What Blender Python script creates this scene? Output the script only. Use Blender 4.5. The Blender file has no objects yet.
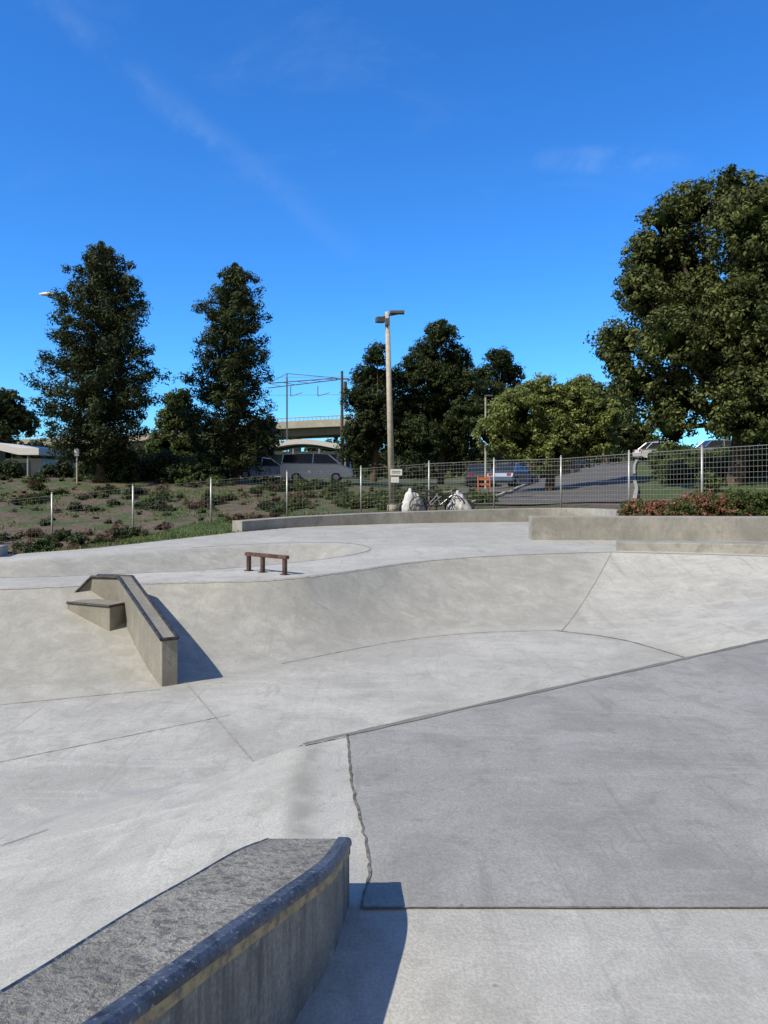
import bpy, math, random
import numpy as np
from mathutils import Vector, Matrix
random.seed(7); rng=np.random.default_rng(11)
S=bpy.context.scene
COL=S.collection

# ------------------------------------------------------------------ node helpers
def newmat(name):
    m=bpy.data.materials.new(name); m.use_nodes=True
    nt=m.node_tree; nt.nodes.clear()
    o=nt.nodes.new('ShaderNodeOutputMaterial'); b=nt.nodes.new('ShaderNodeBsdfPrincipled')
    nt.links.new(b.outputs[0],o.inputs[0]); return m,nt,b
class N:
    def __init__(s,nt): s.nt=nt
    def _in(s,sock,v):
        if isinstance(v,bpy.types.NodeSocket): s.nt.links.new(v,sock)
        else: sock.default_value=v
    def node(s,t,**k):
        n=s.nt.nodes.new(t)
        for a,b in k.items(): setattr(n,a,b)
        return n
    def math(s,op,a,b=0.0,c=None,clamp=False):
        n=s.node('ShaderNodeMath',operation=op); n.use_clamp=clamp
        s._in(n.inputs[0],a); s._in(n.inputs[1],b)
        if c is not None: s._in(n.inputs[2],c)
        return n.outputs[0]
    def noise(s,vec,scale,detail=4,rough=.55,dist=0):
        n=s.node('ShaderNodeTexNoise'); s._in(n.inputs['Vector'],vec)
        n.inputs['Scale'].default_value=scale; n.inputs['Detail'].default_value=detail
        n.inputs['Roughness'].default_value=rough; n.inputs['Distortion'].default_value=dist
        return n.outputs[0]
    def ramp(s,f,lo,hi):
        n=s.node('ShaderNodeMapRange'); n.interpolation_type='SMOOTHSTEP'
        s._in(n.inputs[0],f); n.inputs[1].default_value=lo; n.inputs[2].default_value=hi
        return n.outputs[0]
    def mix(s,f,a,b,mode='MIX'):
        n=s.node('ShaderNodeMix',data_type='RGBA',blend_type=mode)
        s._in(n.inputs[0],f); s._in(n.inputs[6],c4(a)); s._in(n.inputs[7],c4(b)); return n.outputs[2]
    def mapping(s,vec,scale=(1,1,1),rot=(0,0,0)):
        n=s.node('ShaderNodeMapping'); s._in(n.inputs[0],vec); n.inputs['Rotation'].default_value=rot; n.inputs['Scale'].default_value=scale
        return n.outputs[0]
    def coord(s): return s.node('ShaderNodeTexCoord').outputs['Object']
    def attr(s,name): return s.node('ShaderNodeAttribute',attribute_name=name).outputs['Fac']
    def bump(s,h,strength,dist):
        n=s.node('ShaderNodeBump'); s._in(n.inputs['Height'],h); n.inputs['Strength'].default_value=strength; n.inputs['Distance'].default_value=dist
        return n.outputs[0]
def c4(v):
    if isinstance(v,(tuple,list)) and len(v)==3: return (v[0],v[1],v[2],1.0)
    return v

def concrete_nodes(g,base,var=.12,stain=.5,speck=.35):
    co=g.coord()
    big=g.noise(co,.55,5,.62,.6); mid=g.noise(co,2.4,7,.72,.5); fine=g.noise(co,75,3,.75); patch=g.noise(co,7.5,5,.7,.9); smg=g.noise(co,1.35,6,.74,1.4)
    lo=tuple(c*(1-var*1.6) for c in base); hi=tuple(min(1,c*(1+var)) for c in base)
    c=g.mix(g.ramp(big,.32,.68),lo,hi)
    c=g.mix(g.math('MULTIPLY',g.ramp(mid,.47,.64),.50*stain,clamp=True),c,(base[0]*.66,base[1]*.66,base[2]*.64))
    c=g.mix(g.math('MULTIPLY',g.ramp(mid,.46,.32),.40*stain,clamp=True),c,(base[0]*1.3,base[1]*1.3,base[2]*1.28))
    c=g.mix(g.math('MULTIPLY',g.ramp(patch,.55,.66),.35*stain,clamp=True),c,(base[0]*.52,base[1]*.52,base[2]*.52))
    c=g.mix(g.math('MULTIPLY',g.ramp(smg,.56,.64),.26*stain,clamp=True),c,(base[0]*.55,base[1]*.54,base[2]*.52))
    m1=g.noise(g.mapping(co,(5.5,.5,1),(0,0,.6)),1.3,5,.72,.6)
    m2=g.noise(g.mapping(co,(.45,6,1),(0,0,-.3)),1.2,5,.72,.8)
    c=g.mix(g.math('MULTIPLY',g.ramp(m1,.55,.68),.42*stain,clamp=True),c,tuple(b*.58 for b in base))
    c=g.mix(g.math('MULTIPLY',g.ramp(m2,.55,.68),.36*stain,clamp=True),c,tuple(min(1,b*1.3) for b in base))
    rim=g.math('SUBTRACT',1.0,g.math('MULTIPLY',g.math('ABSOLUTE',g.math('SUBTRACT',big,.53)),70),clamp=True)
    c=g.mix(g.math('MULTIPLY',rim,.14*stain),c,tuple(b*.5 for b in base))
    c=g.mix(g.math('MULTIPLY',g.ramp(fine,.60,.40),speck),c,tuple(b*.5 for b in base))
    v=g.node('ShaderNodeTexVoronoi'); g._in(v.inputs['Vector'],co); v.inputs['Scale'].default_value=3.7
    spot=g.math('SUBTRACT',1.0,g.ramp(v.outputs['Distance'],.02,.05))
    c=g.mix(g.math('MULTIPLY',spot,.5*stain,clamp=True),c,tuple(b*.3 for b in base))
    h=g.math('ADD',fine,g.math('MULTIPLY',mid,1.6))
    return c,h
def concrete_mat(name,base,**k):
    m,nt,b=newmat(name); g=N(nt); bs=k.pop('bump',.35)
    c,h=concrete_nodes(g,base,**k)
    nt.links.new(c,b.inputs['Base Color']); b.inputs['Roughness'].default_value=.85; b.inputs['Specular IOR Level'].default_value=.3
    nt.links.new(g.bump(h,bs,.01),b.inputs['Normal']); return m
def plain_mat(name,col,rough=.6,metal=0,var=.25,scale=8,spec=.5):
    m,nt,b=newmat(name); g=N(nt)
    n=g.noise(g.coord(),scale,4,.6)
    c=g.mix(g.ramp(n,.3,.7),tuple(x*(1-var) for x in col),tuple(min(1,x*(1+var)) for x in col))
    nt.links.new(c,b.inputs['Base Color']); b.inputs['Roughness'].default_value=rough; b.inputs['Metallic'].default_value=metal; b.inputs['Specular IOR Level'].default_value=spec
    return m
def leaf_mat(name,dark,light,transl=.25):
    m,nt,b=newmat(name); g=N(nt)
    t=g.attr('tint')
    c=g.mix(t,dark,light)
    nt.links.new(c,b.inputs['Base Color']); b.inputs['Roughness'].default_value=.6
    b.inputs['Specular IOR Level'].default_value=.15
    tr=nt.nodes.new('ShaderNodeBsdfTranslucent'); nt.links.new(g.mix(.5,c,tuple(min(1,x*1.5) for x in light)),tr.inputs[0])
    mx=nt.nodes.new('ShaderNodeMixShader'); mx.inputs[0].default_value=transl
    o=[n for n in nt.nodes if n.type=='OUTPUT_MATERIAL'][0]
    nt.links.new(b.outputs[0],mx.inputs[1]); nt.links.new(tr.outputs[0],mx.inputs[2]); nt.links.new(mx.outputs[0],o.inputs[0])
    return m

# ------------------------------------------------------------------ mesh helpers
class MB:
    def __init__(s): s.v=[]; s.f=[]; s.m=[]
    def add(s,vs,fs,mi=0):
        o=len(s.v); s.v+= [tuple(v) for v in vs]; s.f+=[tuple(i+o for i in f) for f in fs]; s.m+=[mi]*len(fs)
    def box(s,c,d,rz=0,mi=0,M=None):
        x,y,z=[q/2 for q in d]
        vs=[Vector((a*x,b*y,e*z)) for e in(-1,1) for a,b in((-1,-1),(1,-1),(1,1),(-1,1))]
        R=Matrix.Rotation(rz,3,'Z') if M is None else M
        vs=[R@v+Vector(c) for v in vs]
        s.add(vs,[(3,2,1,0),(4,5,6,7),(0,1,5,4),(1,2,6,5),(2,3,7,6),(3,0,4,7)],mi)
    def cyl(s,p0,p1,r0,r1=None,n=8,mi=0,cap=True):
        r1=r0 if r1 is None else r1
        p0=Vector(p0);p1=Vector(p1); d=(p1-p0).normalized()
        a=d.orthogonal().normalized(); b=d.cross(a)
        vs=[]
        for p,r in((p0,r0),(p1,r1)):
            for i in range(n):
                t=2*math.pi*i/n; vs.append(p+a*math.cos(t)*r+b*math.sin(t)*r)
        fs=[(i,(i+1)%n,n+(i+1)%n,n+i) for i in range(n)]
        if cap: fs+=[tuple(range(n-1,-1,-1)),tuple(range(n,2*n))]
        s.add(vs,fs,mi)
    def loft(s,secs,mi=0,mis=None,caps=True,closed=True):
        n=len(secs[0]); vs=[p for q in secs for p in q]; o=len(s.v)
        s.v+=[tuple(v) for v in vs]
        for i in range(len(secs)-1):
            for j in range(n if closed else n-1):
                k=(j+1)%n
                s.f.append((o+i*n+j,o+i*n+k,o+(i+1)*n+k,o+(i+1)*n+j)); s.m.append(mis[j] if mis else mi)
        if caps:
            s.f.append(tuple(o+j for j in range(n-1,-1,-1))); s.m.append(mi)
            s.f.append(tuple(o+(len(secs)-1)*n+j for j in range(n))); s.m.append(mi)
    def build(s,name,mats,parent=None,smooth=False,bevel=0,loc=None):
        me=bpy.data.meshes.new(name); me.from_pydata(s.v,[],s.f); me.update()
        for m in mats: me.materials.append(m)
        me.polygons.foreach_set('material_index',s.m)
        if smooth: me.polygons.foreach_set('use_smooth',[True]*len(s.f))
        ob=bpy.data.objects.new(name,me); COL.objects.link(ob)
        if parent: ob.parent=parent
        if bevel:
            b=ob.modifiers.new('bev','BEVEL'); b.width=bevel; b.segments=2; b.limit_method='ANGLE'
        if loc: ob.location=loc
        return ob
def empty(name,loc=(0,0,0)):
    e=bpy.data.objects.new(name,None); COL.objects.link(e); e.location=loc; e.empty_display_size=.3; return e
def chaikin(p,n=2):
    for _ in range(n):
        q=[p[0]]
        for a,b in zip(p[:-1],p[1:]):
            q.append((a[0]*.75+b[0]*.25,a[1]*.75+b[1]*.25)); q.append((a[0]*.25+b[0]*.75,a[1]*.25+b[1]*.75))
        q.append(p[-1]); p=q
    return p
def sdf(X,Y,poly,closed=True):
    d=np.full(X.shape,1e9); ins=np.zeros(X.shape,bool); n=len(poly)
    for i in range(n):
        a=poly[i]; b=poly[(i+1)%n]
        ex,ey=b[0]-a[0],b[1]-a[1]; wx,wy=X-a[0],Y-a[1]
        t=np.clip((wx*ex+wy*ey)/(ex*ex+ey*ey+1e-12),0,1)
        d=np.minimum(d,(wx-t*ex)**2+(wy-t*ey)**2)
        if abs(ey)>1e-12:
            c=((a[1]>Y)!=(b[1]>Y))&(X<ex*(Y-a[1])/ey+a[0]); ins^=c
    d=np.sqrt(d); return np.where(ins,d,-d)   # + inside
def ldist(X,Y,pts):
    d=np.full(X.shape,1e9)
    for a,b in zip(pts[:-1],pts[1:]):
        ex,ey=b[0]-a[0],b[1]-a[1]; wx,wy=X-a[0],Y-a[1]
        t=np.clip((wx*ex+wy*ey)/(ex*ex+ey*ey+1e-12),0,1); d=np.minimum(d,(wx-t*ex)**2+(wy-t*ey)**2)
    return np.sqrt(d)
def ss(t): t=np.clip(t,0,1); return t*t*(3-2*t)

# ------------------------------------------------------------------ terrain
far_lip=chaikin([(-14,8.2),(-9,8.6),(-4.7,9.5),(-3.1,10.1),(-1.5,10.3),(-.5,11.4),(.5,12.8),(2.2,13.9),(4.2,14.45)],2)+chaikin([(4.3,14.45),(6.8,13.7),(8.6,12.6),(9.3,11.7)],2)
near_lip=[(8.5,11.15),(-.49,4.79),(-.47,3.2),(-.6,2.5),(-.8,1.5),(-1,0),(-1,-3)]
LIP=far_lip+near_lip+[(-14,-3)]
FLOOR=chaikin([(-13.5,5.9),(-9,6.5),(-4,7.3),(-2.14,8.0),(-1.2,9.0),(.21,10.35),(1.4,10.9),(2.49,10.97)],2)+chaikin([(2.55,10.95),(3.2,10.4),(3.6,9.5),(3.9,8.9)],2)+[(3.9,8.75),(-.75,5.6),(-1.9,5.3),(-3.0,4.0),(-3.5,2.2),(-3.8,-2.2),(-13.2,-2.2)]
HOL=chaikin([(-10,10.6),(-9,10.5),(-5.2,10.6),(-4.2,10.9),(-2.7,11.5),(-1.5,12.5),(-.6,13.7),(-.12,15.3),(-.97,16.9),(-3.0,16.2),(-5.2,14),(-6.2,12.9),(-9,12.6),(-10,12.4)],2)
CONC=[(-30,9),(-9,12.8),(-6.9,13.8),(-5.7,15.3),(-3.8,19.9),(-2.2,22.6),(0,25),(5,25.9),(7.2,24.5),(7.4,18.6),(16,17.2),(30,15),(30,-40),(-30,-40)]
ctlY=[20,28,36,45,60,90,420]
ctlX=[-60,-25,-12,-4,2,7,12,20,60]
ctlZ=np.array([[-.8,-.7,-.5,.0,.3,.5,.7,1.0,1.2],
 [-.9,-.9,-.5,-.0,.3,.6,.85,1.4,2],
 [1,.8,.4,.4,.55,.75,1.1,2.0,3],
 [2,1.8,1.5,1.2,.9,1.0,1.4,2.5,4],
 [2.5,2.2,2,1.7,1.4,1.3,2.0,3.1,4.5],
 [3,2.5,2.2,2,1.8,1.8,2.4,3.3,4],
 [3]*9],float)
def zout(X,Y):
    fx=np.interp(X,ctlX,range(9)); fy=np.interp(Y,ctlY,range(7))
    i=np.clip(fx.astype(int),0,7); j=np.clip(fy.astype(int),0,5); u=ss(fx-i)*.5+(fx-i)*.5; v=ss(fy-j)*.4+(fy-j)*.6
    return (ctlZ[j,i]*(1-u)+ctlZ[j,i+1]*u)*(1-v)+(ctlZ[j+1,i]*(1-u)+ctlZ[j+1,i+1]*u)*v
def hfun(X,Y):
    sL=sdf(X,Y,LIP); sB=sdf(X,Y,FLOOR)
    dline=-.578*(X+.49)+.816*(Y-4.79)
    zd=.30*ss(dline/1.6)
    t=np.abs(sB)/(np.abs(sB)+np.abs(sL)+1e-9)
    nearleft=ss((-.1-X)/.5)*ss((5.6-Y)/.8)
    g=(.25*t+.75*t**1.9)*(1-nearleft)+(.55*ss(t)+.45*t)*nearleft
    z=np.where(sL<=0,zd,np.where(sB>=0,-.5,-.5+(zd+.5)*g))
    sH=sdf(X,Y,HOL); z=z-np.where(sH>0,.42*ss(sH/1.5)**.8,0)
    sC=sdf(X,Y,CONC)
    und=.06*np.sin(X*.9+1)*np.sin(Y*.7)+.03*np.sin(X*2.3+Y*1.7)
    w=ss(-sC/4.0); zo=zout(X,Y)+und
    z=np.where(sC<0,z*(1-w)+zo*w-.03*ss(-sC/.1),z)
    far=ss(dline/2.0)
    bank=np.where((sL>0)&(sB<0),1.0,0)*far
    st=.7*bank*ss(t*5)*ss((4.6-X)/1.2*1.0)*np.where(X>3.0,ss(((14.45-10.95)/(4.25-2.52)*(X-2.52)*-1+(Y-10.95)+.3)/.6),1)  # whole far bank darkened up to the hip line, right bank left paler
    st=np.where(sH>0,.75*ss(sH/.3)*ss((2.4-sH)/1.2),st)  # hollow wall darker below its rim
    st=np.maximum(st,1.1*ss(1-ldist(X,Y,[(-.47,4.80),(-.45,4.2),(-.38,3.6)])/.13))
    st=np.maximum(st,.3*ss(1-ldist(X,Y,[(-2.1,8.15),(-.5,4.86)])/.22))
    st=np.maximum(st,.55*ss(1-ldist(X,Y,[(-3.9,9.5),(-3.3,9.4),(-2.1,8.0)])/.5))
    st=np.maximum(st,.5*ss(1-ldist(X,Y,[(-.1,3.3),(-.2,2.5),(-.5,1.5)])/.3))  # darker band along the foot of the foreground ledge
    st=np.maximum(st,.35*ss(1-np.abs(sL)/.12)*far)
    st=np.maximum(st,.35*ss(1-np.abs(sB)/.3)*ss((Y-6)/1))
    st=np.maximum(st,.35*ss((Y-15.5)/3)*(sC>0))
    return z,sC,st
def axis(a,b,step,lo,hi,gr=1.06):
    c=list(np.arange(a,b+1e-6,step)); s=step
    left=[];p=a
    while p>lo: s*=gr; p-=s; left.append(p)
    s=step;right=[];p=b
    while p<hi: s*=gr; p+=s; right.append(p)
    return np.array(left[::-1]+c+right)
xs=axis(-7,9,.035,-420,420); ys=axis(1.0,17,.035,-40,420)
GX,GY=np.meshgrid(xs,ys)
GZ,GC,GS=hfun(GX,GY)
def gz(x,y):
    i=int(np.clip(np.searchsorted(xs,x)-1,0,len(xs)-2)); j=int(np.clip(np.searchsorted(ys,y)-1,0,len(ys)-2))
    u=(x-xs[i])/(xs[i+1]-xs[i]); v=(y-ys[j])/(ys[j+1]-ys[j])
    return float((GZ[j,i]*(1-u)+GZ[j,i+1]*u)*(1-v)+(GZ[j+1,i]*(1-u)+GZ[j+1,i+1]*u)*v)
def npmesh(name,V,F,mats,attrs={},smooth=True,parent=None,k=4):
    me=bpy.data.meshes.new(name); nv=len(V); nf=len(F)
    me.vertices.add(nv); me.vertices.foreach_set('co',V.astype(np.float32).ravel())
    me.loops.add(nf*k); me.loops.foreach_set('vertex_index',F.astype(np.int32).ravel())
    me.polygons.add(nf); me.polygons.foreach_set('loop_start',np.arange(0,nf*k,k,dtype=np.int32)); me.polygons.foreach_set('loop_total',np.full(nf,k,dtype=np.int32))
    me.polygons.foreach_set('use_smooth',np.full(nf,smooth))
    for m in mats: me.materials.append(m)
    for a,(dom,arr) in attrs.items():
        at=me.attributes.new(a,'FLOAT',dom); at.data.foreach_set('value',arr.astype(np.float32).ravel())
    me.update(calc_edges=True); me.validate()
    ob=bpy.data.objects.new(name,me); COL.objects.link(ob)
    if parent: ob.parent=parent
    return ob
CB=(.52,.495,.425)
gm,nt,b=newmat('ground_surface'); g=N(nt)
cc,ch=concrete_nodes(g,CB,var=.09,stain=.95,speck=.36)
co=g.coord()
d1=g.noise(co,.8,5,.65); d2=g.noise(co,9,4,.7)
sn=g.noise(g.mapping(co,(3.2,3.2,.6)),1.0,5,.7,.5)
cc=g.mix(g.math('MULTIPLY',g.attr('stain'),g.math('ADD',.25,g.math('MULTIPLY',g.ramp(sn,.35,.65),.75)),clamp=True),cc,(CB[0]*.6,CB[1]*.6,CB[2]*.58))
dirt=g.mix(g.ramp(d2,.3,.7),(.075,.05,.035),(.20,.145,.105))
grass=g.mix(g.ramp(d2,.3,.7),(.03,.05,.013),(.10,.135,.04))
soil=g.mix(g.ramp(g.math('ADD',d1,g.attr('lawn')),.48,.60),dirt,grass)
k=g.math('ADD',g.attr('conc'),g.math('MULTIPLY',g.math('SUBTRACT',d2,.5),.25))
fac=g.ramp(k,-.02,.03)
nt.links.new(g.mix(fac,soil,cc),b.inputs['Base Color']); b.inputs['Roughness'].default_value=.88; b.inputs['Specular IOR Level'].default_value=.3
nt.links.new(g.bump(g.math('ADD',ch,g.math('MULTIPLY',g.math('SUBTRACT',1.0,fac),g.math('MULTIPLY',d2,8))),.4,.01),b.inputs['Normal'])
ny,nx=GX.shape
idx=np.arange(nx*ny).reshape(ny,nx)
F=np.stack([idx[:-1,:-1],idx[:-1,1:],idx[1:,1:],idx[1:,:-1]],-1).reshape(-1,4)
lawnp=[(-9.8,18),(-7,15.5),(-5,18),(-3.8,22),(-2,26),(-2,31.5),(-6,32),(-9.0,27)]
lawn=ss(sdf(GX,GY,lawnp)/1.2+.4)*.6+.04*(GY>30)+.05*(GY>50)+.1*((GX>9)&(GY>26))
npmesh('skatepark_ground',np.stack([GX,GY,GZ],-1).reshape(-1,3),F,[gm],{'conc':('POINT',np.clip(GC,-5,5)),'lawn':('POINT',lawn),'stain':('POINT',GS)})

# ------------------------------------------------------------------ deck slab
m_deck_d=concrete_mat('deck_grey_concrete',(.365,.35,.31),var=.10,stain=1.0,speck=.38)
m_edge=concrete_mat('deck_edge_concrete',(.25,.235,.20),var=.1,stain=.8,speck=.4)
m_joint=plain_mat('joint_dark',(.15,.135,.11),.95,var=.5,scale=25)
m_joint2=plain_mat('joint_faint',(.34,.32,.27),.95,var=.2,scale=15)
deck=empty('concrete_deck')
crack=[(-.234,4.97),(-.20,4.5),(-.165,4.1),(-.12,3.75),(-.07,3.43),(-.06,3.2),(-.085,2.96)]
darkp=crack+[(10,2.96),(10,11.15),(8.5,11.15)]
mb=MB(); n=len(darkp); z1=.004
mb.add([(x,y,z1) for x,y in darkp],[tuple(range(n))],0)
mb.add([(x,y,z1) for x,y in darkp]+[(x,y,-.08) for x,y in darkp],[(i,i+n,(i+1)%n+n,(i+1)%n) for i in range(n)],1)
o=mb.build('grey_slab',[m_deck_d,m_edge],deck)
import bmesh
bm=bmesh.new(); bm.from_mesh(o.data); bmesh.ops.triangulate(bm,faces=[f for f in bm.faces if len(f.verts)>4]); bm.to_mesh(o.data); bm.free()
def drape(pts,w,name,mat,off=.006,z=None,parent=None,step=.06,jit=0):
    P=[]
    for a,b in zip(pts[:-1],pts[1:]):
        L=math.dist(a,b); n=max(1,int(L/step))
        for i in range(n): P.append((a[0]+(b[0]-a[0])*i/n,a[1]+(b[1]-a[1])*i/n))
    P.append(pts[-1]); vs=[];fs=[]
    for i,p in enumerate(P):
        q=P[min(i+1,len(P)-1)]; r=P[max(i-1,0)]
        d=Vector((q[0]-r[0],q[1]-r[1])).normalized(); nn=Vector((-d.y,d.x))
        jx=random.uniform(-jit,jit); ww=w*(1+ (random.uniform(-.4,.4) if jit else 0))
        for s in(-.5,.5):
            x=p[0]+nn.x*(s*ww+jx); y=p[1]+nn.y*(s*ww+jx)
            vs.append((x,y,(gz(x,y) if z is None else z)+off))
        if i: o=2*i; fs.append((o-2,o-1,o+1,o))
    mb=MB(); mb.add(vs,[f[::-1] for f in fs]); return mb.build(name,[mat],parent)
cj=[]
for a,b_ in zip(crack[:-1],crack[1:]):
    for k in range(6): cj.append((a[0]+(b_[0]-a[0])*k/6+random.uniform(-.006,.006),a[1]+(b_[1]-a[1])*k/6))
cj.append(crack[-1])
drape(cj,.012,'crack',m_joint,.008,0,deck,.03,.002)
drape([(-.085,2.96),(10,2.96)],.009,'joint_line',m_joint,.008,0,deck,.2,.0005)
drape([(-.50,4.79),(-.2,5.0),(8.5,11.13)],.045,'edge_band',m_edge,.008,0,deck,.15,.001)
joints=empty('concrete_joints')
for pts,w,mt,j in [([(-2.1,8.15),(-.5,4.84)],.016,m_joint2,.001),
   (chaikin([(2.45,10.98),(3.2,10.45),(3.57,9.5),(3.75,9.0)]),.02,m_joint,.001),
   (chaikin([(-1.2,9.0),(.21,10.35),(1.4,10.9),(2.45,10.98)]),.012,m_joint2,.001),
   ([(-4.5,7.4),(-3.67,7.36),(-2.3,7.9)],.012,m_joint2,.001),
   ([(-3.4,5.5),(-1.41,7.04)],.010,m_joint2,.001),
   ([(-2.16,4.33),(-1.95,4.47)],.011,m_joint,.001),
   ([(4.25,14.4),(2.52,10.95)],.012,m_joint2,.001)]:
    drape(pts,w,'joint',mt,.006,None,joints,.05,j)
drape(far_lip[8:],.035,'lip_edge',m_joint2,.006,None,joints,.06,.001)
drape(HOL[6:40],.03,'hollow_edge',m_joint2,.006,None,joints,.08,.001)

# ------------------------------------------------------------------ foreground curved ledge
m_top,nt,b=newmat('ledge_rough_top'); g=N(nt); c,h=concrete_nodes(g,(.40,.365,.29),.2,1.0,.6); co=g.coord()
a1=g.noise(co,26,5,.75,.3); a2=g.noise(co,5,5,.7,.6)
c=g.mix(g.math('MULTIPLY',g.ramp(a1,.50,.60),.72),c,(.11,.10,.082)); c=g.mix(g.math('MULTIPLY',g.ramp(a2,.52,.68),.6),c,(.15,.135,.11))
nt.links.new(c,b.inputs['Base Color']); b.inputs['Roughness'].default_value=.9; nt.links.new(g.bump(g.math('ADD',h,g.math('MULTIPLY',a1,2.5)),.8,.008),b.inputs['Normal'])
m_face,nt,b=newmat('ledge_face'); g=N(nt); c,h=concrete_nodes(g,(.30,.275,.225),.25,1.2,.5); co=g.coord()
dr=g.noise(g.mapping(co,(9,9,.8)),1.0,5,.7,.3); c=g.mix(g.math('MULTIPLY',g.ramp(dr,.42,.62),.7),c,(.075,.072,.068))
c=g.mix(g.math('MULTIPLY',g.ramp(g.noise(co,7,5,.7),.55,.68),.6),c,(.40,.37,.30))
nt.links.new(c,b.inputs['Base Color']); b.inputs['Roughness'].default_value=.85; nt.links.new(g.bump(h,.6,.01),b.inputs['Normal'])
mc,nt,b=newmat('ledge_waxed_edge'); g=N(nt); co=g.coord()
n1=g.noise(co,14,5,.7,.5); n2=g.noise(co,70,4,.7)
c=g.mix(g.ramp(n1,.3,.62),(.016,.019,.027),(.075,.09,.12)); c=g.mix(g.math('MULTIPLY',g.ramp(n2,.56,.68),.7),c,(.36,.34,.29))
nt.links.new(c,b.inputs['Base Color']); b.inputs['Roughness'].default_value=.42; nt.links.new(g.bump(n2,.5,.004),b.inputs['Normal'])
ms,nt,b=newmat('ledge_ochre_band'); g=N(nt); co=g.coord()
c=g.mix(g.ramp(g.noise(co,16,5,.7),.35,.6),(.15,.13,.09),(.42,.31,.15)); nt.links.new(c,b.inputs['Base Color']); b.inputs['Roughness'].default_value=.7
def cr(P,n):
    out=[]
    P=[tuple(2*a-b for a,b in zip(P[0],P[1]))]+P+[tuple(2*a-b for a,b in zip(P[-1],P[-2]))]
    for i in range(1,len(P)-2):
        for k in range(n):
            t=k/n; out.append(tuple(.5*((2*b)+(-a+c)*t+(2*a-5*b+4*c-d)*t*t+(-a+3*b-3*c+d)*t**3) for a,b,c,d in zip(P[i-1],P[i],P[i+1],P[i+2])))
    out.append(P[-2]); return out
inn=cr([(-.125,3.0),(-.17,2.65),(-.265,2.34),(-.375,2.02),(-.495,1.65),(-.63,1.25),(-.78,.85)],8)
out=cr([(-.465,3.0),(-.535,2.75),(-.62,2.44),(-.71,2.12),(-.81,1.72),(-.92,1.32),(-1.05,.95)],8)
secs=[];
for (xi,yi),(xo,yo) in zip(inn,out):
    zt=.256+(3.0-yi)*.215
    I=Vector((xi,yi)); O=Vector((xo,yo)); u=(I-O).normalized()
    def p(q,z): return (q.x,q.y,z)
    w=random.uniform(-.0025,.0025)
    secs.append([p(O,-.45),p(O,zt-.03),p(O+u*.006,zt-.004),p(O+u*.012,zt+w*.3),p(O+u*.019+u*w,zt-.003),
      p(I-u*.055,zt-.003),p(I-u*.052,zt+.004),p(I-u*.018+u*w,zt+.004),p(I-u*.005,zt-.003),p(I,zt-.016),p(I-u*.001,zt-.028),p(I-u*.006,zt-.032),p(I-u*.006,zt-.062),p(I-u*.010,zt-.066),p(I-u*.010,-.1)])
led=MB(); led.loft(secs,mi=1,mis=[1,2,2,2,0,2,2,2,2,2,3,3,1,1,1])
led.build('concrete_ledge',[m_top,m_face,mc,ms])

# ------------------------------------------------------------------ kinked ledge on bank
m_hub=concrete_mat('hubba_concrete',(.34,.315,.25),var=.2,stain=1.2,speck=.4)
m_steel=plain_mat('rusty_edge_steel',(.05,.042,.036),.5,.3,var=.5,scale=20)
hub=empty('kinked_skate_ledge')
path=[(-4.0,9.75,.14),(-3.70,9.85,.42),(-3.22,9.6,.44),(-2.24,8.05,-.01)]
sec=[]; w=.085; ns=[]
for i,pt in enumerate(path):
    a=Vector(path[max(0,i-1)][:2]); c_=Vector(path[min(3,i+1)][:2]); d=(c_-a).normalized(); nn=Vector((-d.y,d.x)); ns.append(nn)
mb=MB(); st=MB()
for i,(x,y,z) in enumerate(path):
    nn=ns[i]; zb=gz(x,y)-.2
    L=(x-nn.x*w,y-nn.y*w); R=(x+nn.x*w,y+nn.y*w)
    sec.append([(L[0],L[1],zb),(L[0],L[1],z),(R[0],R[1],z),(R[0],R[1],zb)])
mb.loft(sec); ob=mb.build('ledge_body',[m_hub],hub,bevel=.008)
for a,b_ in zip(range(3),range(1,4)):
    for s in(-1,1):
        p0=Vector(path[a])+Vector((ns[a].x,ns[a].y,0))*w*s; p1=Vector(path[b_])+Vector((ns[b_].x,ns[b_].y,0))*w*s
        st.cyl(p0,p1,.02,n=8)
e=Vector(path[3]); nn=Vector((ns[3].x,ns[3].y,0)); st.cyl(e-nn*w,e+nn*w,.018)
st.build('steel_edging',[m_steel],hub)
mb=MB(); 
bx=[(-3.86,9.38),(-3.24,9.10),(-3.10,9.40),(-3.75,9.75)]
mb.loft([[(x,y,-.45) for x,y in bx],[(x,y,.16) for x,y in bx]]); mb.build('low_step',[m_hub],hub,bevel=.01)
mb=MB(); 
for q,r in((0,1),(1,2)): mb.cyl((*bx[q],.156),(*bx[r],.156),.016)
mb.build('step_edging',[m_steel],hub)

# flat rail
m_rust=plain_mat('rusted_steel',(.13,.06,.035),.6,.2,var=.6,scale=18); m_blk=plain_mat('dark_steel',(.09,.045,.03),.5,.2,var=.4)
gr=empty('grind_rail')
A=Vector((-2.02,11.45,0)); B=Vector((-1.40,10.95,0)); zt=.30+.27
d=(B-A); L=d.length; ang=math.atan2(d.y,d.x); mid=(A+B)/2
mb=MB(); mb.box((mid.x,mid.y,zt-.02),(L+.08,.075,.05),ang); mb.build('top_bar',[m_rust],gr,bevel=.006)
nn=Vector((-d.y,d.x,0)).normalized()
mb=MB()
for t in(.02,.40,.98):
    p=A+d*t; zz=gz(p.x,p.y)
    mb.box((p.x,p.y,(zz-.02+zt-.05)/2),(.05,.05,zt-.045-zz+.02),ang)
    mb.box((p.x,p.y,zz+.008),(.10,.10,.012),ang)
mb.build('posts',[m_blk],gr)

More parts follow.
